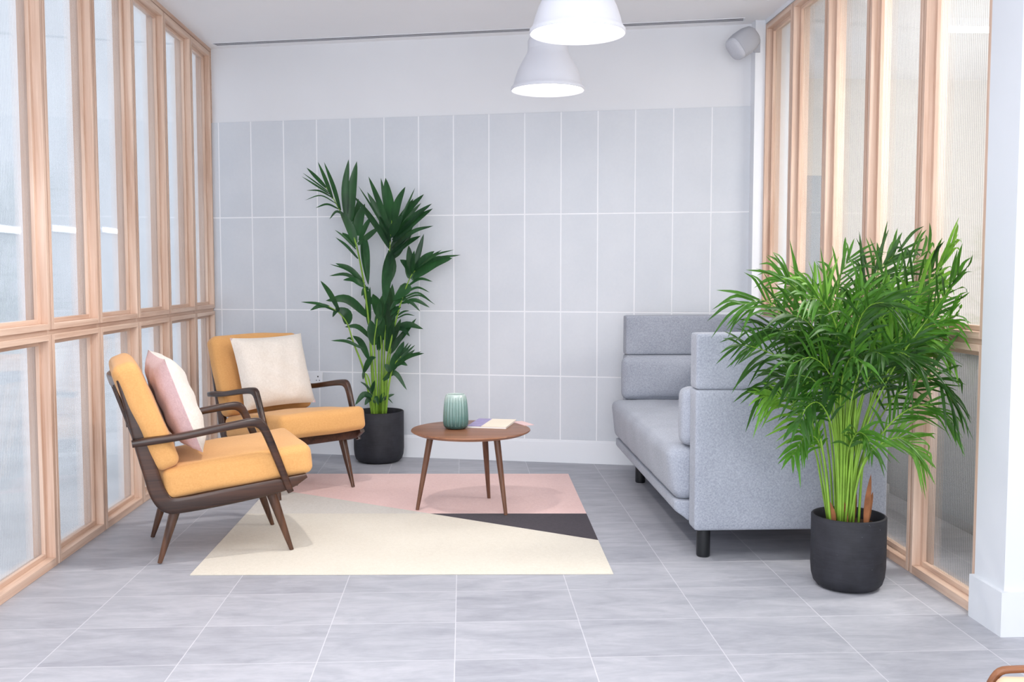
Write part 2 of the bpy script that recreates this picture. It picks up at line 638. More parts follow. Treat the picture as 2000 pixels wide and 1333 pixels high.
# white column at the right with its skirting
bm = bmesh.new()
box(bm, 1.872, 3.2, 3.305, 3.505, 0, CH)
M['column'] = paint('pale_grey_column_paint', s2l(217, 220, 226), 0.7, 0.2, 0.012, 3)
tag(mesh_obj('wall_right', bm, M['column'], smooth=False), 'white wall end at the right edge', kind='structure')
bm = bmesh.new()
box(bm, 1.855, 3.2, 3.288, 3.51, 0, 0.157)
bb = mesh_obj('baseboard_right', bm, M['column'], smooth=False)
tag(bb, 'tall white baseboard around the wall end', kind='structure')
# solid wall nearer than the right screen (beside the camera), corridor beyond the screen
bm = bmesh.new()
box(bm, 4.5, 4.7, -3, 8.2, 0, CH)
tag(mesh_obj('wall_corridor', bm, paint('warm_corridor_paint', s2l(226, 219, 208), 0.7, 0.2, 0.02), smooth=False),
    'warm white corridor wall beyond the right glazing', kind='structure')
bm = bmesh.new()
box(bm, 2.0, 4.5, 8.0, 8.2, 0, CH)
tag(mesh_obj('wall_corridor_end', bm, paint('warm_end_wall_paint', s2l(226, 219, 208), 0.7, 0.2, 0.02), smooth=False),
    'warm white end wall of the corridor', kind='structure')


# glazed screens -------------------------------------------------
def ring_sash(bm, y0, y1, z0, z1, wst, wb, wt, d0, d1, sx, xf):
    """rectangular frame of four members; sx=+1: depth runs to -x (left screen), -1: to +x"""
    xa, xb = sorted((xf - sx * d0, xf - sx * d1))
    box(bm, xa, xb, y0, y0 + wst, z0, z1, 0)
    box(bm, xa, xb, y1 - wst, y1, z0, z1, 0)
    box(bm, xa, xb, y0 + wst, y1 - wst, z0, z0 + wb, 1)
    box(bm, xa, xb, y0 + wst, y1 - wst, z1 - wt, z1, 1)


def fluted(bm, y0, y1, z0, z1, x, sx, pitch=0.0140, amp=0.0002):
    n = max(2, int(round((y1 - y0) / pitch)))
    seg = 6
    cols = []
    for i in range(n * seg + 1):
        y = y0 + (y1 - y0) * i / (n * seg)
        dx = amp * abs(math.sin(PI * i / seg))
        cols.append((y, dx))
    lo = [bm.verts.new((x + sx * dx, y, z0)) for y, dx in cols]
    hi = [bm.verts.new((x + sx * dx, y, z1)) for y, dx in cols]
    for i in range(len(cols) - 1):
        bm.faces.new((lo[i], lo[i + 1], hi[i + 1], hi[i]))
    xb = x - sx * 0.006
    b = [bm.verts.new(c) for c in ((xb, y0, z0), (xb, y1, z0), (xb, y1, z1), (xb, y0, z1))]
    bm.faces.new(b[::-1])


win_n = [0]


def window(y0, y1, sx, xf, label):
    win_n[0] += 1
    g = 0.0055
    bm = bmesh.new()
    xa, xb = sorted((xf - sx * 0.016, xf - sx * 0.10))
    # recessed back frame seen in the grooves between the sashes
    box(bm, xa, xb, y0, y0 + 0.014, 0, 2.805, 0)
    box(bm, xa, xb, y1 - 0.014, y1, 0, 2.805, 0)
    box(bm, xa, xb, y0 + 0.014, y1 - 0.014, 0.99, 1.03, 1)
    w = mesh_obj('window_%d' % win_n[0], bm, [M['wood_v'], M['wood_h']], smooth=False)
    tag(w, label, kind='structure')
    for nm, z0, z1, wb, wt in (('lower_sash', 0.0, 1.000, 0.037, 0.026), ('upper_sash', 1.020, 2.803, 0.026, 0.03)):
        bm = bmesh.new()
        ring_sash(bm, y0 + g, y1 - g, z0, z1, 0.024, wb, wt, 0.0, 0.095, sx, xf)
        s = mesh_obj(nm, bm, [M['wood_v'], M['wood_h']], w, smooth=False)
        bevel(s, 0.002, 2)
        bm = bmesh.new()
        a, b = y0 + g + 0.024, y1 - g - 0.024
        ring_sash(bm, a, b, z0 + wb, z1 - wt, 0.020, 0.020, 0.020, 0.036, 0.052, sx, xf)
        bd = mesh_obj('glazing_bead', bm, [M['wood_v'], M['wood_h']], s, smooth=False)
        bevel(bd, 0.0015, 2)
        bm = bmesh.new()
        fluted(bm, a + 0.001, b - 0.001, z0 + wb + 0.001, z1 - wt - 0.001, xf - sx * 0.057, sx)
        mesh_obj('glass_pane', bm, M['glass_left'] if sx > 0 else M['glass'], s, smooth=True, angle=50)
    return w


yl = [4.345 + 0.5785 * k for k in range(-3, 5)] + [7.165]
for i in range(len(yl) - 1):
    window(yl[i], yl[i + 1], 1, XL, 'left glazed timber screen bay')
yr = [3.507, 4.055, 4.605, 5.155, 5.705, 6.213]
for i in range(len(yr) - 1):
    window(yr[i], yr[i + 1], -1, XR, 'right glazed timber screen bay')
bm = bmesh.new()
box(bm, XL - 0.10, XL + 0.003, yl[0], 7.165, 2.806, CH)
box(bm, XL - 0.10, XL + 0.002, 7.166, 7.186, 0, CH)
tag(mesh_obj('trim_2', bm, M['wood_h'], smooth=False), 'pale timber head strip of the left screen', kind='structure')
bm = bmesh.new()
box(bm, XR - 0.004, XR + 0.10, 3.505, 6.205, 2.806, CH)
tag(mesh_obj('trim_3', bm, M['white'], smooth=False), 'white head strip of the right screen', kind='structure')

# ------------------------------------------------------------ rug
bm = bmesh.new()
A, B, Cc, D = (-1.145, 4.145), (0.624, 4.073), (0.656, 6.175), (-1.144, 6.263)
SL, SR = (-1.142, 5.214), (0.641, 5.127)
I = (-0.179, 5.167)
RR = (0.632, 4.603)
L = (-1.143, 5.832)
RT = 0.004


def cut(p, q, n):
    return [(p[0] + (q[0] - p[0]) * i / n, p[1] + (q[1] - p[1]) * i / n) for i in range(n)]


prism(bm, [D, L, I, SR, Cc][::-1], 0.001, RT, 0)
prism(bm, [L, SL, I][::-1], 0.001, RT, 1)
prism(bm, [SL, A, B, RR, I][::-1], 0.001, RT, 2)
prism(bm, [I, RR, SR][::-1], 0.001, RT, 3)
bmesh.ops.remove_doubles(bm, verts=bm.verts[:], dist=0.0005)
rug = mesh_obj('rug', bm, [M['rug_pink'], M['rug_grey'], M['rug_cream'], M['rug_dark']], smooth=False)
tag(rug, 'flat woven rug in pink, grey, cream and dark plum angular blocks on the tile floor', 'rug')


# ------------------------------------------------------------ armchairs
def make_chair(label):
    t = thing('armchair', label, 'armchair', group='mustard lounge armchairs')
    for s in (-1, 1):
        y = s * 0.268
        bm = bmesh.new()
        bar(bm, [(-0.402, y, 0.812), (-0.366, y, 0.69), (-0.332, y, 0.565), (-0.290, y, 0.40), (-0.262, y, 0.31), (-0.222, y, 0.261),
                 (-0.15, y, 0.258), (0.02, y, 0.277), (0.2, y, 0.300), (0.30, y, 0.317), (0.372, y, 0.342)],
            [0.038, 0.050, 0.062, 0.066, 0.070, 0.072, 0.072, 0.076, 0.070, 0.054, 0.020], 0.032, power=5)
        mesh_obj('side_frame', bm, M['walnut'], t, angle=60)
        ya = s * 0.305
        bm = bmesh.new()
        bar(bm, [(-0.366, ya, 0.540), (-0.30, ya, 0.548), (-0.176, ya, 0.559), (0.02, ya, 0.590), (0.12, ya, 0.602), (0.160, ya, 0.596),
                 (0.184, ya, 0.566), (0.212, s * 0.303, 0.50), (0.25, s * 0.299, 0.40), (0.285, s * 0.295, 0.305), (0.296, s * 0.294, 0.278)],
            [0.030, 0.034, 0.032, 0.034, 0.038, 0.044, 0.038, 0.036, 0.033, 0.030, 0.028],
            [0.034, 0.048, 0.044, 0.044, 0.040, 0.036, 0.032, 0.030, 0.028, 0.026, 0.026], power=3.5)
        mesh_obj('armrest', bm, M['walnut'], t, angle=60)
        for (a, b) in (((0.212, s * 0.236, 0.292), (0.305, s * 0.247, 0.0)), ((-0.182, s * 0.226, 0.262), (-0.262, s * 0.234, 0.0))):
            bm = bmesh.new()
            bar(bm, [a, tuple(Vector(a).lerp(Vector(b), .5)), b], [0.050, 0.036, 0.020], [0.046, 0.034, 0.019], power=2.4, k=3)
            for v in bm.verts:
                v.co.z = max(v.co.z, 0.0)
            mesh_obj('leg', bm, M['walnut_leg'], t, angle=60)
    bm = bmesh.new()
    bar(bm, [(-0.404, -0.256, 0.79), (-0.436, 0, 0.79), (-0.404, 0.256, 0.79)], 0.022, 0.055, side=(0.28, 0, -1), power=5, k=6)
    mesh_obj('top_rail', bm, M['walnut'], t, angle=60)
    for i in range(5):
        y = (i - 2) * 0.085
        bm = bmesh.new()
        bar(bm, [(-0.434 + 0.3 * y * y, y, 0.78), (-0.262, y, 0.272)], 0.014, 0.018, power=2.5, k=3)
        mesh_obj('spindle', bm, M['walnut'], t, angle=60)
    bm = bmesh.new()
    bar(bm, [(0.325, -0.256, 0.318), (0.338, 0, 0.320), (0.325, 0.256, 0.318)], 0.026, 0.048, side=(0, 0, 1), power=5)
    mesh_obj('front_rail', bm, M['walnut'], t, angle=60)
    bm = bmesh.new()
    bar(bm, [(-0.246, -0.256, 0.266), (-0.246, 0.256, 0.266)], 0.03, 0.05, side=(0, 0, 1), power=5)
    mesh_obj('rear_rail', bm, M['walnut'], t, angle=60)

    bm = bmesh.new()
    mt = Matrix.Translation((0.078, 0, 0.384)) @ Matrix.Rotation(rad(-6.3), 4, 'Y')
    soft_box(bm, 0.645, 0.565, 0.135, 0.034, (0.010, 0.010, 0.014), 22, mt, 0.0022, 3)
    sc = mesh_obj('seat_cushion', bm, M['orange'], t)
    mt = Matrix.Translation((-0.306, 0, 0.648)) @ Matrix.Rotation(rad(-21.5), 4, 'Y')
    bm = bmesh.new()
    soft_box(bm, 0.108, 0.585, 0.488, 0.036, (0.012, 0.006, 0.010), 22, mt, 0.0028, 5)
    mesh_obj('back_cushion', bm, M['orange'], t)
    return t


def make_pillow(label):
    t = thing('scatter_cushion', label, 'cushion', group='square two-tone scatter cushions')
    n = 22
    for nm, sgn, mt in (('front_face', 1, M['cream']), ('back_face', -1, M['pink'])):
        bm = bmesh.new()
        gr = []
        for i in range(n + 1):
            row = []
            for j in range(n + 1):
                a = -1 + 2 * i / n
                b = -1 + 2 * j / n
                pin = 0.055
                y = 0.243 * a * (1 - pin * (1 - b * b))
                z = 0.222 * b * (1 - pin * (1 - a * a))
                th = 0.072 * ((1 - a ** 4) * (1 - b ** 4)) ** 0.55
                wr = 0.007 * math.sin(9 * a + 5 * b) * math.sin(7 * b - 2 * a) * (1 - a ** 4) * (1 - b ** 4)
                fold = 0.006 * math.sin(16 * a * b + 2 * a) * (abs(a * b) ** 1.5) * (1 - a ** 8) * (1 - b ** 8)
                row.append(bm.verts.new((sgn * th + wr + fold, y, z)))
            gr.append(row)
        for i in range(n):
            for j in range(n):
                bm.faces.new((gr[i][j], gr[i + 1][j], gr[i + 1][j + 1], gr[i][j + 1]))
        o = mesh_obj(nm, bm, mt, t)
        o['label'] = 'cream linen front' if sgn > 0 else 'dusty pink linen back'
    return t


chair = make_chair('mustard armchair with dark wood arms seen side-on in front, nearest the camera')
chair.location = (-1.158, 4.631, RT + 0.0003)
chair.rotation_euler = (0, 0, rad(20.6))
chair2 = copy_tree(chair)
chair2['label'] = 'mustard armchair with dark wood arms behind, beside the tall palm and back wall'
chair2.location = (-1.040, 5.905, RT + 0.0003)
chair2.rotation_euler = (0, 0, rad(-48.4))


def on_chair(o, ch, u, v, z, tilt, roll=0.0, yaw=0.0):
    m = ch.matrix_basis @ Matrix.Translation((u, v, z)) @ Matrix.Rotation(rad(yaw), 4, 'Z') @ Matrix.Rotation(rad(-tilt), 4, 'Y') @ Matrix.Rotation(rad(roll), 4, 'X')
    o.location = m.translation
    o.rotation_euler = m.to_euler()


p1 = make_pillow('cushion seen edge-on with pink back and cream front, on the front armchair')
on_chair(p1, chair, -0.168, -0.01, 0.686, 20, 1, 4)
p2 = copy_tree(p1)
p2['label'] = 'cream cushion facing the camera on the rear armchair'
on_chair(p2, chair2, -0.150, 0.0, 0.674, 19, 1, 0)

# ------------------------------------------------------------ coffee table
TX, TY, TZ = 0.037, 5.255, 0.437
tb = thing('coffee_table', 'round walnut coffee table on three splayed legs standing on the rug', 'coffee table', (TX, TY, RT + 0.0003))
R0 = 0.317
bm = bmesh.new()
h = TZ - RT - 0.0003
lathe(bm, [(R0 - 0.075, h - 0.030), (R0 - 0.03, h - 0.022), (R0 - 0.006, h - 0.011), (R0, h - 0.006), (R0 - 0.002, h - 0.001), (R0 - 0.006, h)], 72)
mesh_obj('tabletop', bm, M['table_wood'], tb, angle=35)
for fx, fy in ((-0.249, 5.25), (0.139, 5.511), (0.217, 5.115)):
    dx, dy = fx - TX, fy - TY
    k = 0.74
    bm = bmesh.new()
    a = (dx * k, dy * k, h - 0.024)
    b = (dx, dy, 0.0)
    bar(bm, [a, tuple(Vector(a).lerp(Vector(b), .4)), b], [0.036, 0.031, 0.019], [0.036, 0.031, 0.019], power=2.0, k=4)
    for v in bm.verts:
        v.co.z = max(v.co.z, 0.0)
    mesh_obj('leg', bm, M['table_leg'], tb, angle=60)

# vase
vs = thing('vase', 'ribbed celadon green ceramic vase standing on the coffee table', 'vase', (-0.043, 5.272, TZ))
bm = bmesh.new()
prof = [(0.040, 0.0), (0.055, 0.004), (0.063, 0.015), (0.0655, 0.036), (0.0650, 0.07), (0.0625, 0.11), (0.0588, 0.148), (0.0555, 0.172), (0.0515, 0.182), (0.0475, 0.185),
        (0.044, 0.183), (0.043, 0.17), (0.048, 0.14), (0.056, 0.08), (0.055, 0.03), (0.03, 0.012)]
prof2 = []
for (r0, z0), (r1, z1) in zip(prof, prof[1:]):
    for i in range(5):
        prof2.append((r0 + (r1 - r0) * i / 5, z0 + (z1 - z0) * i / 5))
prof2.append(prof[-1])
NV = 200
rings = []
for pi, (r, z) in enumerate(prof2):
    out = pi < 45
    ring = []
    for i in range(NV):
        a = 2 * PI * i / NV
        rr = r
        if out and 0.006 < z < 0.175:
            k = min(1, (z - 0.006) / 0.02) * min(1, (0.175 - z) / 0.02)
            fl = abs(math.sin(a * 10))
            rr += k * (0.0062 * fl ** 0.6 - 0.0036)
        ring.append(bm.verts.new((rr * math.cos(a), rr * math.sin(a), z)))
    rings.append(ring)
for a, b in zip(rings, rings[1:]):
    for i in range(NV):
        j = (i + 1) % NV
        bm.faces.new((a[i], a[j], b[j], b[i]))
bm.faces.new(rings[0][::-1])
bm.faces.new(rings[-1])
vb = mesh_obj('body', bm, M['vase'], vs)
# dotted seams between the ribs
bm = bmesh.new()
for k in range(20):
    a = 2 * PI * k / 20
    for j in range(18):
        z = 0.022 + 0.0082 * j
        r = None
        for (r0, z0), (r1, z1) in zip(prof[:9], prof[1:10]):
            if z0 <= z <= z1:
                r = r0 + (r1 - r0) * (z - z0) / (z1 - z0)
        if r:
            bmesh.ops.create_icosphere(bm, subdivisions=1, radius=0.0019, matrix=Matrix.Translation(((r - 0.0030) * math.cos(a), (r - 0.0030) * math.sin(a), z)))
mesh_obj('beaded_seams', bm, paint('pale_glaze_dots', s2l(196, 214, 208), 0.25, 0.5, 0.02), vb)

# magazines
mg = thing('magazine', 'open magazine with purple page and cream cover lying by the vase', 'magazine', (0.155, 5.405, TZ), rad(-14))
bm = bmesh.new()
box(bm, -0.105, 0.105, -0.14, 0.14, 0.0, 0.009)
mesh_obj('pages', bm, M['paper'], mg, smooth=False)
bm = bmesh.new()
box(bm, -0.03, 0.107, -0.142, 0.142, 0.009, 0.0105)
mc = mesh_obj('cover', bm, M['mag_cream'], mg, smooth=False)
bm = bmesh.new()
box(bm, -0.107, -0.03, -0.142, 0.142, 0.009, 0.0105)
mesh_obj('purple_panel', bm, M['mag_purple'], mc, smooth=False)
m2 = thing('magazine', 'thin pink magazine half under the cream one near the table edge', 'magazine', (0.235, 5.452, TZ), rad(22))
for o in (m2,):
    bm = bmesh.new()
    box(bm, 0.045, 0.105, -0.13, 0.02, 0.0, 0.003)
    mesh_obj('cover', bm, M['mag_pink'], o, smooth=False)

# ------------------------------------------------------------ sofa
SX0, SX1 = 1.003, 1.858
SY0, SY1 = 4.235, 6.215
sf = thing('sofa', 'high-sided grey wool sofa with black legs along the right screen', 'sofa', (1.43, 5.22, 0))


def lp(x, y, z):
    return (x - 1.43, y - 5.22, z)


PT = 0.115


def fbox(name, x0, x1, y0, y1, z0, z1, r, puff=(0, 0, 0), cuts=12, noise=0.0, parent=sf, fn=None):
    bm = bmesh.new()
    c = lp((x0 + x1) / 2, (y0 + y1) / 2, (z0 + z1) / 2)
    soft_box(bm, x1 - x0, y1 - y0, z1 - z0, r, puff, cuts, Matrix.Translation(c), noise, 7, fn=fn)
    return mesh_obj(name, bm, M['sofa'], parent)


for a, b in ((SY0, SY0 + PT), (SY1 - PT, SY1)):
    fbox('end_panel', SX0, SX1, a, b, 0.138, 0.758, 0.012, (0, 0.004, 0))
    fbox('upper_panel', SX0, SX1, a, b, 0.7585, 1.002, 0.012, (0, 0.004, 0.003))
fbox('back_panel', SX1 - 0.13, SX1, SY0 + PT, SY1 - PT, 0.138, 1.0, 0.022)
fbox('seat_base', SX0 - 0.062, SX1 - 0.13, SY0 + PT, SY1 - PT, 0.152, 0.247, 0.012,
     fn=lambda p, t: Vector((p.x + (0.055 if (t.x < -0.5 and t.z < 0) else 0) * min(1, -t.z * 1.2), p.y, p.z)))
fbox('seat_cushion', 0.905, 1.60, SY0 + PT + 0.003, SY1 - PT - 0.003, 0.245, 0.487, 0.05, (0.012, 0, 0.018), 20, 0.0015,
     fn=lambda p, t: Vector((p.x + (0.03 * (0.5 - 0.5 * t.z) if t.x < 0 else 0) * -t.x, p.y, p.z)))
fbox('back_cushion', 1.53, SX1 - 0.13, SY0 + PT + 0.1, SY1 - PT - 0.1, 0.487, 0.86, 0.05, (0.02, 0, 0.01))
for a, b in ((SY0 + PT, SY0 + PT + 0.11), (SY1 - PT - 0.09, SY1 - PT)):
    fbox('arm_cushion', 0.972, 1.53, a, b, 0.492, 0.75, 0.035, (0.004, 0.018, 0.01))
for x in (SX0 + 0.063, SX1 - 0.08):
    for y in (SY0 + 0.095, SY1 - 0.30):
        bm = bmesh.new()
        c = lp(x, y, 0)
        lathe(bm, [(0.026, 0.0), (0.0295, 0.004), (0.0305, 0.012), (0.0305, 0.158)], 28, c[0], c[1])
        mesh_obj('leg', bm, M['black_metal'], sf, angle=50)


# ------------------------------------------------------------ palms
def leaflet(bm, pts, w, nrm, fold=0.25, mi=0, k=4, shape=0.9):
    """lance-shaped blade along a smooth path, folded along its midrib"""
    P = catmull(pts, k)
    n = len(P) - 1
    prev = None
    for i, p in enumerate(P):
        t = i / n
        tan = (P[min(i + 1, n)] - P[max(i - 1, 0)]).normalized()
        sd = tan.cross(nrm)
        if sd.length < 1e-4:
            sd = tan.cross(Vector((0.3, 0.2, 1)))
        sd.normalize()
        up = sd.cross(tan).normalized()
        ww = w * 0.5 * (math.sin(PI * min(1, (t * 0.92 + 0.08)) ** shape) ** 0.75) if t < 1 else 0.0003
        a = bm.verts.new(p + sd * ww + up * ww * fold)
        b = bm.verts.new(p)
        c = bm.verts.new(p - sd * ww + up * ww * fold)
        if prev:
            for q in ((prev[0], prev[1], b, a), (prev[1], prev[2], c, b)):
                f = bm.faces.new(q)
                f.material_index = mi
        prev = (a, b, c)


def pot(parent, r, h, rim=0.012):
    bm = bmesh.new()
    pr = [(r * 0.70, 0.0), (r * 0.82, 0.006), (r * 0.92, 0.022), (r * 0.975, 0.05), (r, 0.09), (r, h - 0.004), (r - 0.004, h), (r - rim + 0.003, h), (r - rim, h - 0.004), (r - rim, h - 0.06)]
    lathe(bm, pr, 64)
    po = mesh_obj('pot', bm, M['pot'], parent, angle=50)
    bm = bmesh.new()
    rnd = random.Random(4)
    rings = []
    for i in range(8):
        rr = (r - rim) * i / 7 * 0.995
        rings.append([bm.verts.new((rr * math.cos(a * PI / 16), rr * math.sin(a * PI / 16), h - 0.045 + rnd.uniform(-.006, .008))) for a in range(32)])
    for a, b in zip(rings, rings[1:]):
        for i in range(32):
            bm.faces.new((a[i], a[(i + 1) % 32], b[(i + 1) % 32], b[i]))
    mesh_obj('soil', bm, M['soil'], po)


# --- kentia: every leaflet is listed as (base, tip, width, bend) in a 1:290 sketch of the plant
KX, KY = -0.572, 6.690
kt = thing('potted_palm', 'tall dark green palm with broad leaflets in a black pot against the tiled wall', 'potted plant', (KX, KY, 0))
pot(kt, 0.168, 0.342)
KS = 6.70 / 1944.0


def kp(px, py, dy=0.0):
    return Vector(((px - 739) * KS, dy, (907 - py) * KS))


KF = [
    # (stem points, depth of the frond, leaflets)
    ([(733, 818), (727, 700), (721, 625), (712, 550), (700, 486), (686, 446), (672, 424), (657, 396), (644, 376)], (-0.02, -0.06), [
        (645, 378, 610, 341, 6, 0), (650, 386, 603, 351, 2.2, 0), (652, 390, 603, 359, 3, 0), (658, 397, 607, 382, 2.5, 6), (664, 408, 609, 403, 2, 12),
        (668, 418, 627, 417, 3.5, 8), (676, 428, 650, 437, 3.5, 10), (657, 398, 635, 333, 5, 2), (671, 420, 646, 333, 6, -2), (699, 482, 670, 420, 12, -3),
        (681, 434, 689, 325, 10, -4), (689, 442, 703, 327, 13, -3), (697, 470, 703, 396, 11, 0), (702, 468, 717, 407, 14, -3), (706, 478, 733, 431, 10, 3),
        (703, 485, 748, 450, 8, 0), (699, 489, 672, 462, 8, 2), (699, 494, 662, 458, 3.5, 3), (703, 512, 659, 471, 4, 4), (714, 560, 660, 521, 8, 8), (713, 556, 653, 523, 3.5, 6),
        (713, 560, 647, 545, 5, 10), (716, 566, 676, 553, 9, 6), (711, 480, 725, 562, 9, 3), (716, 470, 726, 562, 9, 9)]),
    ([(742, 818), (746, 700), (750, 600), (754, 556), (763, 497), (768, 438)], (0.02, -0.03), [
        (769, 444, 757, 358, 15, 0), (771, 446, 796, 377, 14, -3), (765, 452, 747, 357, 7, 0), (763, 456, 728, 359, 8, 2), (761, 462, 722, 385, 9, 2), (760, 466, 709, 377, 3, 3),
        (762, 486, 699, 394, 8, 4), (763, 492, 718, 416, 7, 3), (764, 480, 725, 428, 3, 3), (772, 452, 829, 387, 10, 3), (774, 458, 809, 396, 9, 0), (774, 462, 824, 404, 6, 2),
        (772, 470, 846, 409, 11, 4), (770, 478, 848, 418, 12, 4), (770, 472, 813, 377, 4, 0), (768, 492, 849, 451, 6, 10), (766, 498, 812, 440, 17, 0), (765, 505, 802, 470, 17, 3),
        (768, 508, 823, 468, 9, 5), (770, 512, 806, 466, 7, 0), (763, 496, 750, 582, 11, -12), (764, 500, 757, 600, 15, 4), (764, 470, 790, 430, 15, 0), (763, 482, 745, 430, 12, 0),
        (764, 510, 790, 490, 13, 2)]),
    ([(749, 818), (756, 720), (762, 685), (780, 613), (795, 568), (806, 544), (817, 531)], (-0.05, -0.11), [
        (808, 540, 830, 465, 8, 0), (807, 542, 813, 497, 10, 0), (804, 546, 801, 487, 11, 2), (812, 534, 850, 498, 11, 3), (816, 532, 887, 496, 3, 8), (816, 532, 864, 496, 4, 3),
        (808, 548, 884, 511, 18, 8), (816, 530, 900, 505, 5, 6), (806, 552, 829, 538, 9, 3), (803, 550, 784, 514, 15, -8), (798, 560, 771, 592, 17, -8), (797, 566, 846, 556, 4.5, 10),
        (793, 578, 840, 577, 3.5, 10), (790, 587, 846, 596, 3, 14), (788, 592, 851, 600, 2.5, 14), (786, 598, 840, 606, 6, 10), (784, 598, 822, 613, 5, 10), (788, 588, 764, 611, 7, 4),
        (784, 604, 765, 622, 7, 3), (782, 611, 767, 630, 5, 2), (786, 592, 800, 600, 5, 6), (778, 622, 801, 612, 3, 3), (777, 627, 812, 621, 2.5, 5), (797, 560, 778, 600, 12, 2)]),
    ([(728, 818), (721, 768), (710, 716), (695, 674), (684, 636), (668, 614), (650, 602)], (-0.10, -0.16), [
        (684, 637, 662, 606, 15, -10), (667, 613, 600, 594, 5, 5), (652, 603, 616, 610, 6, 5), (669, 610, 639, 554, 7, 5), (669, 610, 658, 623, 6, 4),
        (712, 684, 653, 668, 5, 6), (694, 668, 681, 666, 3, 3)]),
    ([(730, 818), (727, 760), (724, 690), (722, 640), (720, 622)], (0.03, 0.0), [
        (720, 624, 645, 592, 12, 18), (719, 621, 648, 588, 5, 12), (722, 575, 733, 602, 11, -8), (722, 640, 726, 566, 10, -2), (727, 668, 677, 643, 7, 12), (722, 570, 708, 584, 8, 5),
        (720, 706, 690, 661, 10, 9)]),
    ([(736, 818), (735, 740), (733, 676), (738, 640), (742, 600)], (-0.07, -0.08), [
        (733, 678, 727, 630, 15, 3), (741, 622, 733, 579, 16, -4), (742, 628, 757, 596, 14, 3), (741, 632, 752, 580, 11, 0), (738, 640, 748, 605, 10, 0)]),
    ([(744, 818), (750, 740), (752, 668), (756, 620)], (0.0, -0.01), [
        (752, 669, 737, 634, 17, -4), (757, 692, 767, 640, 12, 0), (762, 660, 769, 560, 13, 2), (757, 640, 762, 560, 15, 0), (754, 640, 745, 606, 10, 0), (757, 650, 770, 600, 12, 0)]),
    ([(751, 818), (757, 740), (764, 690), (768, 660)], (-0.03, -0.05), [
        (764, 655, 827, 648, 10, 12), (772, 650, 802, 661, 8, 8), (763, 690, 813, 628, 8, 0), (765, 675, 785, 627, 8, 0), (763, 680, 772, 630, 9, 0), (762, 695, 790, 655, 9, 2)]),
    ([(753, 818), (762, 750), (772, 716), (786, 698)], (-0.13, -0.17), [
        (772, 716, 831, 690, 6, 6), (776, 712, 824, 690, 5, 2), (780, 706, 813, 676, 4, 0), (778, 708, 806, 674, 4, 0), (776, 710, 800, 672, 4, 0), (774, 712, 791, 670, 11, 0),
        (774, 718, 798, 716, 7, 6), (764, 728, 780, 690, 9, 0), (762, 732, 790, 694, 9, 0), (762, 728, 754, 714, 7, 3), (768, 722, 812, 686, 7, 0), (766, 726, 775, 690, 8, 0)]),
    ([(748, 818), (749, 780), (750, 744)], (-0.08, -0.09), [
        (750, 746, 796, 764, 10, 24), (748, 786, 771, 774, 6, 2), (746, 782, 768, 792, 3, 6), (744, 790, 752, 770, 8, 3)]),
    ([(732, 818), (729, 790), (727, 765)], (-0.11, -0.12), [
        (730, 776, 698, 791, 11, 12), (729, 780, 715, 793, 10, 4), (731, 772, 708, 746, 5, 4), (735, 776, 742, 792, 8, 4), (735, 790, 706, 774, 5, 4), (728, 770, 735, 745, 9, 0)]),
    ([(734, 818), (722, 745), (713, 730)], (-0.06, -0.08), [
        (713, 730, 738, 700, 8, 9), (713, 728, 712, 744, 4, 0)]),
    ([(738, 818), (740, 700), (738, 650)], (0.02, 0.02), [(738, 655, 742, 610, 10, 0), (739, 690, 748, 650, 9, 0)]),
    ([(746, 818), (747, 720), (745, 660)], (-0.04, -0.04), [(745, 662, 750, 620, 12, 0)]),
]
rnd = random.Random(11)
for stem, (d0, d1), lvs in KF:
    bm = bmesh.new()
    n = len(stem)
    path = [kp(x, y, d0 * 0.4 + (d1 - d0 * 0.4) * i / (n - 1)) for i, (x, y) in enumerate(stem)]
    wv = [0.017 - 0.012 * i / (n - 1) for i in range(n)]
    bar(bm, path, wv, wv, k=4, n=8, power=2, mi=1)
    for (bx, by, tx, ty, w, bend) in lvs:
        # depth of the base from the nearest stem point
        j = min(range(n), key=lambda q: (stem[q][0] - bx) ** 2 + (stem[q][1] - by) ** 2)
        db = path[j].y
        ln = math.hypot(tx - bx, ty - by) * KS
        dt = db + rnd.uniform(-0.55, 0.25) * ln
        dt = min(dt, 0.13)
        a, b = kp(bx, by, db), kp(tx, ty, dt)
        mid = (a + b) / 2
        v = Vector((tx - bx, -(ty - by)))
        mid.z += abs(bend) * KS * (1 if bend >= 0 else 0.4)
        mid.x += (-bend * KS if bend < 0 else 0) * (1 if tx >= bx else -1) * -1
        nrm = Vector((rnd.uniform(-.5, .5), -1, rnd.uniform(0.1, 0.8))).normalized()
        leaflet(bm, [a, mid, b], w * KS * (1.42 if by < 740 else 1.05), nrm, 0.22, 0, 5)
    mesh_obj('frond', bm, [M['kentia'], M['stem']], kt)

# --- areca
AX, AY = 1.548, 3.885
at = thing('potted_palm', 'bushy bright green feathery palm in a black pot in front of the sofa', 'potted plant', (AX, AY, 0))
pot(at, 0.146, 0.292)
AS = 3.93 / 1944.0


def ap(px, py, dy=0.0):
    # fronds leaning to the camera look larger, so shrink them towards the view axis
    k = (AY + dy) / AY
    return Vector((((px - 905) * AS) * k - 1.548 + 0.04 * k * 0 + (0.0), dy, 1.255 - (py - 537) * AS * k))


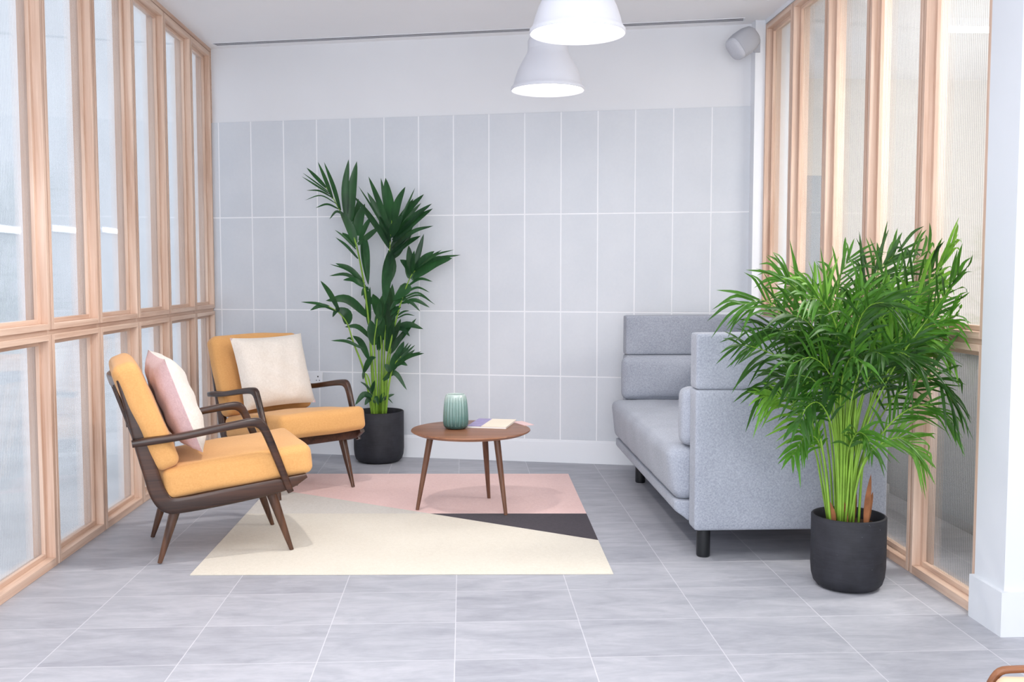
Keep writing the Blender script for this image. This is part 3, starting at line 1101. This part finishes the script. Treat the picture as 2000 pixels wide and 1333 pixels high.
AF = [
    # stem foot, bend, start of leaflets, middle, tip, depth of tip, leaflet length
    (1640, [(1628, 900), (1600, 760), (1560, 660), (1500, 590), (1448, 596)], -0.10, 74),
    (1634, [(1618, 900), (1590, 790), (1545, 715), (1490, 684), (1440, 672)], -0.16, 66),
    (1648, [(1640, 880), (1622, 740), (1598, 640), (1560, 570), (1524, 540)], 0.02, 74),
    (1630, [(1612, 940), (1598, 880), (1570, 820), (1535, 778), (1492, 776)], -0.20, 62),
    (1632, [(1616, 930), (1600, 850), (1572, 780), (1540, 750), (1486, 770)], -0.10, 62),
    (1652, [(1648, 860), (1640, 720), (1636, 620), (1640, 550), (1662, 500)], 0.05, 72),
    (1660, [(1664, 860), (1668, 720), (1680, 620), (1710, 540), (1764, 486)], 0.04, 78),
    (1664, [(1672, 860), (1688, 720), (1716, 620), (1760, 540), (1826, 484)], -0.02, 78),
    (1668, [(1684, 880), (1720, 760), (1762, 660), (1812, 570), (1868, 486)], -0.22, 86),
    (1668, [(1690, 880), (1730, 770), (1780, 680), (1838, 600), (1884, 530)], -0.30, 80),
    (1666, [(1686, 880), (1722, 770), (1768, 690), (1822, 640), (1884, 614)], -0.26, 76),
    (1670, [(1694, 900), (1736, 810), (1780, 760), (1834, 742), (1886, 800)], -0.30, 74),
    (1672, [(1694, 920), (1736, 850), (1776, 810), (1822, 796), (1872, 826)], -0.26, 60),
    (1672, [(1692, 930), (1724, 880), (1756, 862), (1786, 866), (1812, 894)], -0.10, 52),
    (1650, [(1646, 880), (1636, 770), (1618, 690), (1580, 630), (1530, 610)], -0.22, 76),
    (1656, [(1654, 860), (1650, 740), (1640, 650), (1610, 590), (1570, 585)], -0.30, 74),
    (1660, [(1660, 860), (1664, 740), (1676, 650), (1700, 600), (1744, 590)], -0.34, 74),
    (1662, [(1668, 860), (1684, 740), (1712, 650), (1752, 600), (1806, 590)], -0.16, 76),
    (1664, [(1676, 870), (1700, 760), (1738, 680), (1790, 650), (1850, 676)], -0.18, 74),
    (1662, [(1672, 880), (1690, 780), (1722, 710), (1766, 690), (1812, 720)], -0.34, 70),
    (1656, [(1652, 880), (1644, 790), (1624, 730), (1590, 700), (1548, 712)], -0.32, 70),
    (1652, [(1644, 890), (1628, 800), (1600, 750), (1566, 735), (1520, 740)], -0.26, 60),
    (1658, [(1660, 870), (1664, 770), (1668, 690), (1672, 620), (1690, 560)], -0.10, 80),
    (1654, [(1652, 870), (1648, 760), (1640, 680), (1620, 610), (1590, 560)], -0.06, 76),
    (1666, [(1680, 860), (1706, 730), (1742, 640), (1790, 560), (1842, 520)], -0.10, 80),
    (1668, [(1688, 870), (1724, 760), (1768, 680), (1816, 630), (1868, 560)], -0.14, 78),
    (1658, [(1662, 880), (1670, 790), (1688, 720), (1712, 690), (1740, 700)], -0.38, 66),
    (1654, [(1652, 880), (1648, 800), (1652, 740), (1668, 700), (1690, 710)], -0.42, 60),
    (1670, [(1690, 890), (1726, 800), (1764, 730), (1812, 690), (1872, 668)], -0.08, 74),
    (1650, [(1642, 900), (1630, 830), (1606, 790), (1580, 800), (1566, 840)], -0.36, 46),
    (1664, [(1664, 920), (1668, 880), (1684, 850), (1704, 860), (1716, 890)], -0.30, 44),
    (1646, [(1634, 880), (1612, 760), (1580, 690), (1540, 650), (1490, 640)], 0.0, 70),
    (1660, [(1662, 860), (1672, 720), (1692, 610), (1716, 540), (1748, 500)], 0.10, 74),
    (1654, [(1650, 860), (1644, 720), (1622, 620), (1598, 570), (1560, 560)], 0.10, 70),
    (1656, [(1656, 860), (1658, 760), (1664, 680), (1680, 630), (1712, 620)], 0.02, 62),
    (1660, [(1666, 860), (1684, 740), (1716, 660), (1756, 620), (1796, 640)], 0.06, 64),
    (1650, [(1646, 860), (1634, 750), (1614, 680), (1586, 650), (1550, 660)], 0.04, 62),
    (1664, [(1676, 860), (1702, 750), (1740, 690), (1780, 670), (1826, 700)], 0.05, 60),
    (1658, [(1660, 860), (1666, 740), (1684, 660), (1712, 610), (1752, 560)], -0.04, 66),
    (1652, [(1648, 870), (1636, 770), (1616, 700), (1592, 672), (1568, 690)], -0.12, 56),
    (1634, [(1624, 930), (1612, 880), (1596, 856), (1574, 862), (1552, 900)], -0.22, 40),
]
rnd = random.Random(23)
for fi, (fx, pts, dt, ll) in enumerate(AF):
    bm = bmesh.new()
    d0 = rnd.uniform(-0.07, 0.06)
    P = [(fx, 1034)] + pts
    n = len(P)
    path = [ap(x, y, d0 * (1 - i / (n - 1)) + dt * (i / (n - 1)) ** 1.5) for i, (x, y) in enumerate(P)]
    wv = [0.0100, 0.0085, 0.0070, 0.0055, 0.0040, 0.0016][:n]
    bar(bm, path, wv, wv, k=5, n=7, power=2, mi=1)
    fine = catmull(path, 16)
    m = len(fine) - 1
    s0 = 0.42
    npair = rnd.choice((14, 15, 17))
    tail = fine[m] - fine[m - 5]
    for q in range(npair):
        t = s0 + (0.985 - s0) * q / (npair - 1)
        i = min(m - 1, int(t * m))
        p = fine[i]
        tan = (fine[min(i + 2, m)] - fine[max(i - 2, 0)]).normalized()
        pv = Vector((0.15 * math.sin(fi * 1.7), -1, 0.35)).normalized()
        sd = tan.cross(pv).normalized()
        prog = (t - s0) / (1 - s0)
        L0 = ll * AS * (0.62 + 0.75 * math.sin(PI * (0.18 + 0.72 * prog)) ** 1.0) * 1.22
        for s in (-1, 1):
            ln = L0 * rnd.uniform(0.68, 1.15)
            ang = rad(50 - 28 * prog + rnd.uniform(-14, 14))
            d = (tan * math.cos(ang) + sd * s * math.sin(ang) + pv * rnd.uniform(-0.05, 0.35)).normalized()
            droop = rnd.uniform(0.08, 0.42) * ln
            a = p
            b = p + d * ln * 0.5 + Vector((0, 0, -droop * 0.12))
            c = p + d * ln * 0.97 + Vector((0, 0, -droop))
            lim = XR - AX - 0.036
            for vv in (b, c):
                if vv.x > lim:
                    vv.x = lim - rnd.uniform(0, .02)
                if vv.z < 1.05 and vv.y > 0.33:
                    vv.y = 0.33 - rnd.uniform(0, .02)
            nr = (pv + Vector((rnd.uniform(-.5, .5), 0, rnd.uniform(-.1, .6)))).normalized()
            leaflet(bm, [a, b, c], rnd.uniform(0.009, 0.0155), nr, 0.3, 0, 3, 0.8)
    mesh_obj('frond', bm, [M[('areca', 'areca_dark', 'areca', 'areca_light', 'areca_dark')[fi % 5]], M['stem']], at)
# bare inner canes and dry husks
for i in range(12):
    bm = bmesh.new()
    a = rnd.uniform(0, 6.28)
    r = 0.055 * math.sqrt(rnd.random())
    x, y = r * math.cos(a) - 0.0, r * math.sin(a)
    bar(bm, [(x, y, 0.24), (x * 1.3, y * 1.3, 0.5), (x * 2.2 + rnd.uniform(-.04, .04), y * 1.8, 0.86)], [0.011, 0.009, 0.005], [0.011, 0.009, 0.005], n=7, power=2, k=4)
    mesh_obj('cane', bm, M['stem'], at)
for (x, y, h2) in ((-0.07, -0.02, 0.36), (0.055, -0.03, 0.46), (0.03, 0.04, 0.40), (-0.035, -0.05, 0.37), (0.075, 0.01, 0.38)):
    bm = bmesh.new()
    leaflet(bm, [Vector((x, y, 0.24)), Vector((x * 1.1, y, (0.24 + h2) / 2)), Vector((x * 1.35, y, h2))], 0.026, Vector((0, -1, 0)), 0.5, 0, 4)
    mesh_obj('dry_sheath', bm, M['husk'], at)

# ------------------------------------------------------------ pendant lamps
def make_pendant(label):
    t = thing('pendant_lamp', label, 'pendant lamp', group='white bell-shaped pendant lamps')
    bm = bmesh.new()
    pr = [(0.186, 0.004), (0.191, 0.0), (0.1945, 0.006), (0.1935, 0.016), (0.186, 0.024), (0.180, 0.034), (0.172, 0.065), (0.158, 0.105), (0.138, 0.145), (0.118, 0.178),
          (0.108, 0.197), (0.1055, 0.212), (0.1055, 0.255), (0.098, 0.272), (0.072, 0.284), (0.045, 0.296), (0.040, 0.330), (0.030, 0.336), (0.010, 0.338)]
    inn = [(0.180, 0.010), (0.174, 0.034), (0.152, 0.105), (0.112, 0.178), (0.099, 0.25)]
    rings = lathe(bm, pr, 72, cap0=False, cap1=True)
    r2 = lathe(bm, inn, 72, cap0=False, cap1=True)
    for i in range(72):
        j = (i + 1) % 72
        bm.faces.new((rings[0][i], rings[0][j], r2[0][j], r2[0][i]))
    sh = mesh_obj('shade', bm, M['lamp_white'], t, angle=60)
    bm = bmesh.new()
    lathe(bm, [(0.176, 0.012), (0.176, 0.018)], 72)
    mesh_obj('diffuser', bm, M['lit'], sh, smooth=False)
    bm = bmesh.new()
    lathe(bm, [(0.0045, 0.336), (0.0045, CH - 2.221 - 0.02)], 12)
    mesh_obj('cord', bm, M['cable'], t)
    bm = bmesh.new()
    lathe(bm, [(0.05, CH - 2.221 - 0.03), (0.056, CH - 2.221 - 0.026), (0.056, CH - 2.221)], 32)
    mesh_obj('canopy', bm, M['lamp_white'], t, angle=50)
    return t


pd = make_pendant('lit white bell pendant lamp nearer the camera, cropped by the top edge')
pd.location = (0.462, 4.062, 2.221)
pd2 = copy_tree(pd)
pd2['label'] = 'lit white bell pendant lamp further back, hanging lower in the picture'
pd2.location = (0.447, 5.299, 2.221)

# ------------------------------------------------------------ wall speaker
sp = thing('wall_speaker', 'small light grey speaker on a bracket high in the far right corner', 'speaker', (1.715, 6.10, 2.672))
bm = bmesh.new()
cab = []
# cabinet: rounded shell widening from the rear to the slanted grille; local +x is the grille axis
N = 28
prof = [(-0.088, 0.02, 0.02), (-0.082, 0.045, 0.045), (-0.064, 0.064, 0.064), (-0.03, 0.075, 0.075), (0.02, 0.078, 0.078), (0.062, 0.074, 0.074), (0.070, 0.072, 0.072)]
rings = []
for (x, ry, rz) in prof:
    ring = []
    for i in range(N):
        a = 2 * PI * i / N
        ca, sa = math.cos(a), math.sin(a)
        ring.append(bm.verts.new((x, math.copysign(abs(ca) ** 0.7, ca) * ry, math.copysign(abs(sa) ** 0.7, sa) * rz)))
    rings.append(ring)
for a, b in zip(rings, rings[1:]):
    for i in range(N):
        bm.faces.new((a[i], a[(i + 1) % N], b[(i + 1) % N], b[i]))
bm.faces.new(rings[0][::-1])
bm.faces.new(rings[-1])
RS = Matrix.Rotation(rad(193), 4, 'Z') @ Matrix.Rotation(rad(38), 4, 'Y')
bm.transform(RS)
sc_ = mesh_obj('cabinet', bm, M['speaker'], sp, angle=60)
bm = bmesh.new()
rings = []
for (x, k) in ((0.068, 0.75), (0.080, 0.74), (0.092, 0.64), (0.097, 0.3)):
    ring = []
    for i in range(N):
        a = 2 * PI * i / N
        ca, sa = math.cos(a), math.sin(a)
        ring.append(bm.verts.new((x, math.copysign(abs(ca) ** 0.7, ca) * 0.092 * k, math.copysign(abs(sa) ** 0.7, sa) * 0.096 * k)))
    rings.append(ring)
for a, b in zip(rings, rings[1:]):
    for i in range(N):
        bm.faces.new((a[i], a[(i + 1) % N], b[(i + 1) % N], b[i]))
bm.faces.new(rings[-1])
bm.transform(RS)
mesh_obj('grille', bm, paint('pale_speaker_mesh', s2l(200, 202, 210), 0.7, 0.2, 0.05, 200), sc_, angle=60)
bm = bmesh.new()
bar(bm, [(0.055, 0.03, 0.035), (0.085, 0.06, 0.0), (0.108, 0.105, 0.012)], 0.014, 0.016, side=(0, 0, 1), power=4, k=3)
box(bm, 0.088, 0.128, 0.095, 0.105, -0.04, 0.04)
mesh_obj('bracket', bm, M['speaker'], sp, angle=50)

# ------------------------------------------------------------ linear air slot in the ceiling
vt = thing('linear_air_slot', 'long narrow white slot diffuser in the ceiling along the back wall', 'air vent', (0, wy(0) - 0.135, CH), WA)
cs = math.cos(WA)
bm = bmesh.new()
x0, x1 = -1.70 / cs, 1.74 / cs
box(bm, x0, x1, -0.034, 0.034, -0.003, 0.0)
vf = mesh_obj('frame', bm, M['white'], vt, smooth=False)
for yc in (-0.022, 0.0, 0.022):
    bm = bmesh.new()
    box(bm, x0 + 0.01, x1 - 0.01, yc - 0.005, yc + 0.005, -0.0036, -0.003)
    mesh_obj('dark_gap', bm, M['slot'], vf, smooth=False)

# ------------------------------------------------------------ wall socket
ws = thing('wall_socket', 'white double plug socket on the tiled wall behind the rear armchair', 'socket', (-1.045, wy(-1.045), 0.535), WA)
bm = bmesh.new()
box(bm, -0.070, 0.070, -0.022, -0.011, -0.043, 0.043)
o = mesh_obj('plate', bm, M['white'], ws, smooth=False)
bevel(o, 0.003, 2)
for cx in (-0.036, 0.036):
    for hx0, hx1, hz0, hz1 in ((-0.004, 0.004, 0.006, 0.016), (-0.015, -0.008, -0.018, -0.013), (0.008, 0.015, -0.018, -0.013)):
        bm = bmesh.new()
        box(bm, cx + hx0, cx + hx1, -0.0228, -0.0215, hz0, hz1)
        mesh_obj('pin_hole', bm, M['hole'], o, smooth=False)

# ------------------------------------------------------------ things beyond the right glazing
bm = bmesh.new()
soft_box(bm, 0.44, 0.08, 2.0, 0.03, cuts=6)
o = mesh_obj('screen_panel', bm, M['bluegrey'], loc=(2.50, 7.45, 1.0), rot=(0, 0, 0))
tag(o, 'tall blue-grey screen blurred behind the far right glass', 'screen')
cb = thing('low_cabinet', 'long dark low cabinet blurred behind the lower right ribbed glass', 'cabinet', (2.62, 4.66, 0))
bm = bmesh.new()
box(bm, -0.2, 0.2, -0.95, 0.95, 0.06, 0.86)
o = mesh_obj('body', bm, M['darkteal'], cb, smooth=False)
bevel(o, 0.006, 2)
bm = bmesh.new()
box(bm, -0.22, 0.22, -0.97, 0.97, 0.86, 0.885)
mesh_obj('top', bm, M['darkteal'], cb, smooth=False)
bm = bmesh.new()
box(bm, -0.17, 0.17, -0.9, 0.9, 0.0, 0.06)
mesh_obj('plinth', bm, M['black_metal'], cb, smooth=False)

ll = thing('linear_lamp', 'short bright ceiling lamp glowing behind the nearest right ribbed glass', 'lamp', (3.13, 6.15, CH))
bm = bmesh.new()
box(bm, -0.19, 0.19, -0.06, 0.06, -0.05, 0.0)
lh = mesh_obj('housing', bm, M['white'], ll, smooth=False)
bm = bmesh.new()
box(bm, -0.18, 0.18, -0.05, 0.05, -0.062, -0.05)
mesh_obj('diffuser', bm, M['lit'], lh, smooth=False)

for Y, Z, lb in ((15.55, 1.95, 'leftmost of three glow bars added for the light streaks in the left glass'),
                 (17.86, 2.05, 'middle one of three glow bars added for the light streaks in the left glass'),
                 (20.2, 2.13, 'rightmost of three glow bars added for the light streaks in the left glass')):
    fl = thing('streak_glow_bar', lb, 'lamp', (-7.0, Y, Z), group='added glow bars across the yard')  # added glowing bar, stands in for a streak reflected in the glass
    bm = bmesh.new()
    box(bm, 0.0, 0.05, -0.55, 0.55, -0.06, 0.06)
    lh = mesh_obj('housing', bm, M['white'], fl, smooth=False)
    bm = bmesh.new()
    box(bm, 0.05, 0.062, -0.52, 0.52, -0.032, 0.032)
    mesh_obj('diffuser', bm, M['lit'], lh, smooth=False)

# ------------------------------------------------------------ chair whose back just enters at the bottom right
bc = thing('wooden_chair', 'tan padded chair back with brown wood rim entering at the bottom right corner', 'chair', (1.105, 1.60, -0.0), rad(-8))
bm = bmesh.new()
bar(bm, [(-0.20, 0.026, 0.24), (-0.205, 0.026, 0.46), (-0.188, 0.026, 0.552), (-0.14, 0.026, 0.570), (0.0, 0.026, 0.571), (0.14, 0.026, 0.570), (0.188, 0.026, 0.552), (0.205, 0.026, 0.46), (0.20, 0.026, 0.24)],
    0.010, 0.016, side=(0, 1, 0), power=4, k=6)
mesh_obj('back_frame', bm, M['brown_wood'], bc, angle=60)
bm = bmesh.new()
soft_box(bm, 0.395, 0.045, 0.30, 0.022, (0, 0.008, 0), 8, Matrix.Translation((0, -0.006, 0.417)))
mesh_obj('back_pad', bm, M['tan'], bc)
bm = bmesh.new()
soft_box(bm, 0.42, 0.40, 0.05, 0.02, (0, 0, 0.01), 8, Matrix.Translation((0, -0.22, 0.35)))
mesh_obj('seat', bm, M['tan'], bc)
for x in (-0.195, 0.195):
    for y, zt in ((0.0, 0.25), (-0.38, 0.335)):
        bm = bmesh.new()
        bar(bm, [(x, y, zt), (x * 1.08, y * 1.05 + (0.02 if y == 0 else 0), 0.0)], [0.036, 0.022], [0.036, 0.022], power=2.5, k=3)
        mesh_obj('leg', bm, M['brown_wood'], bc, angle=60)
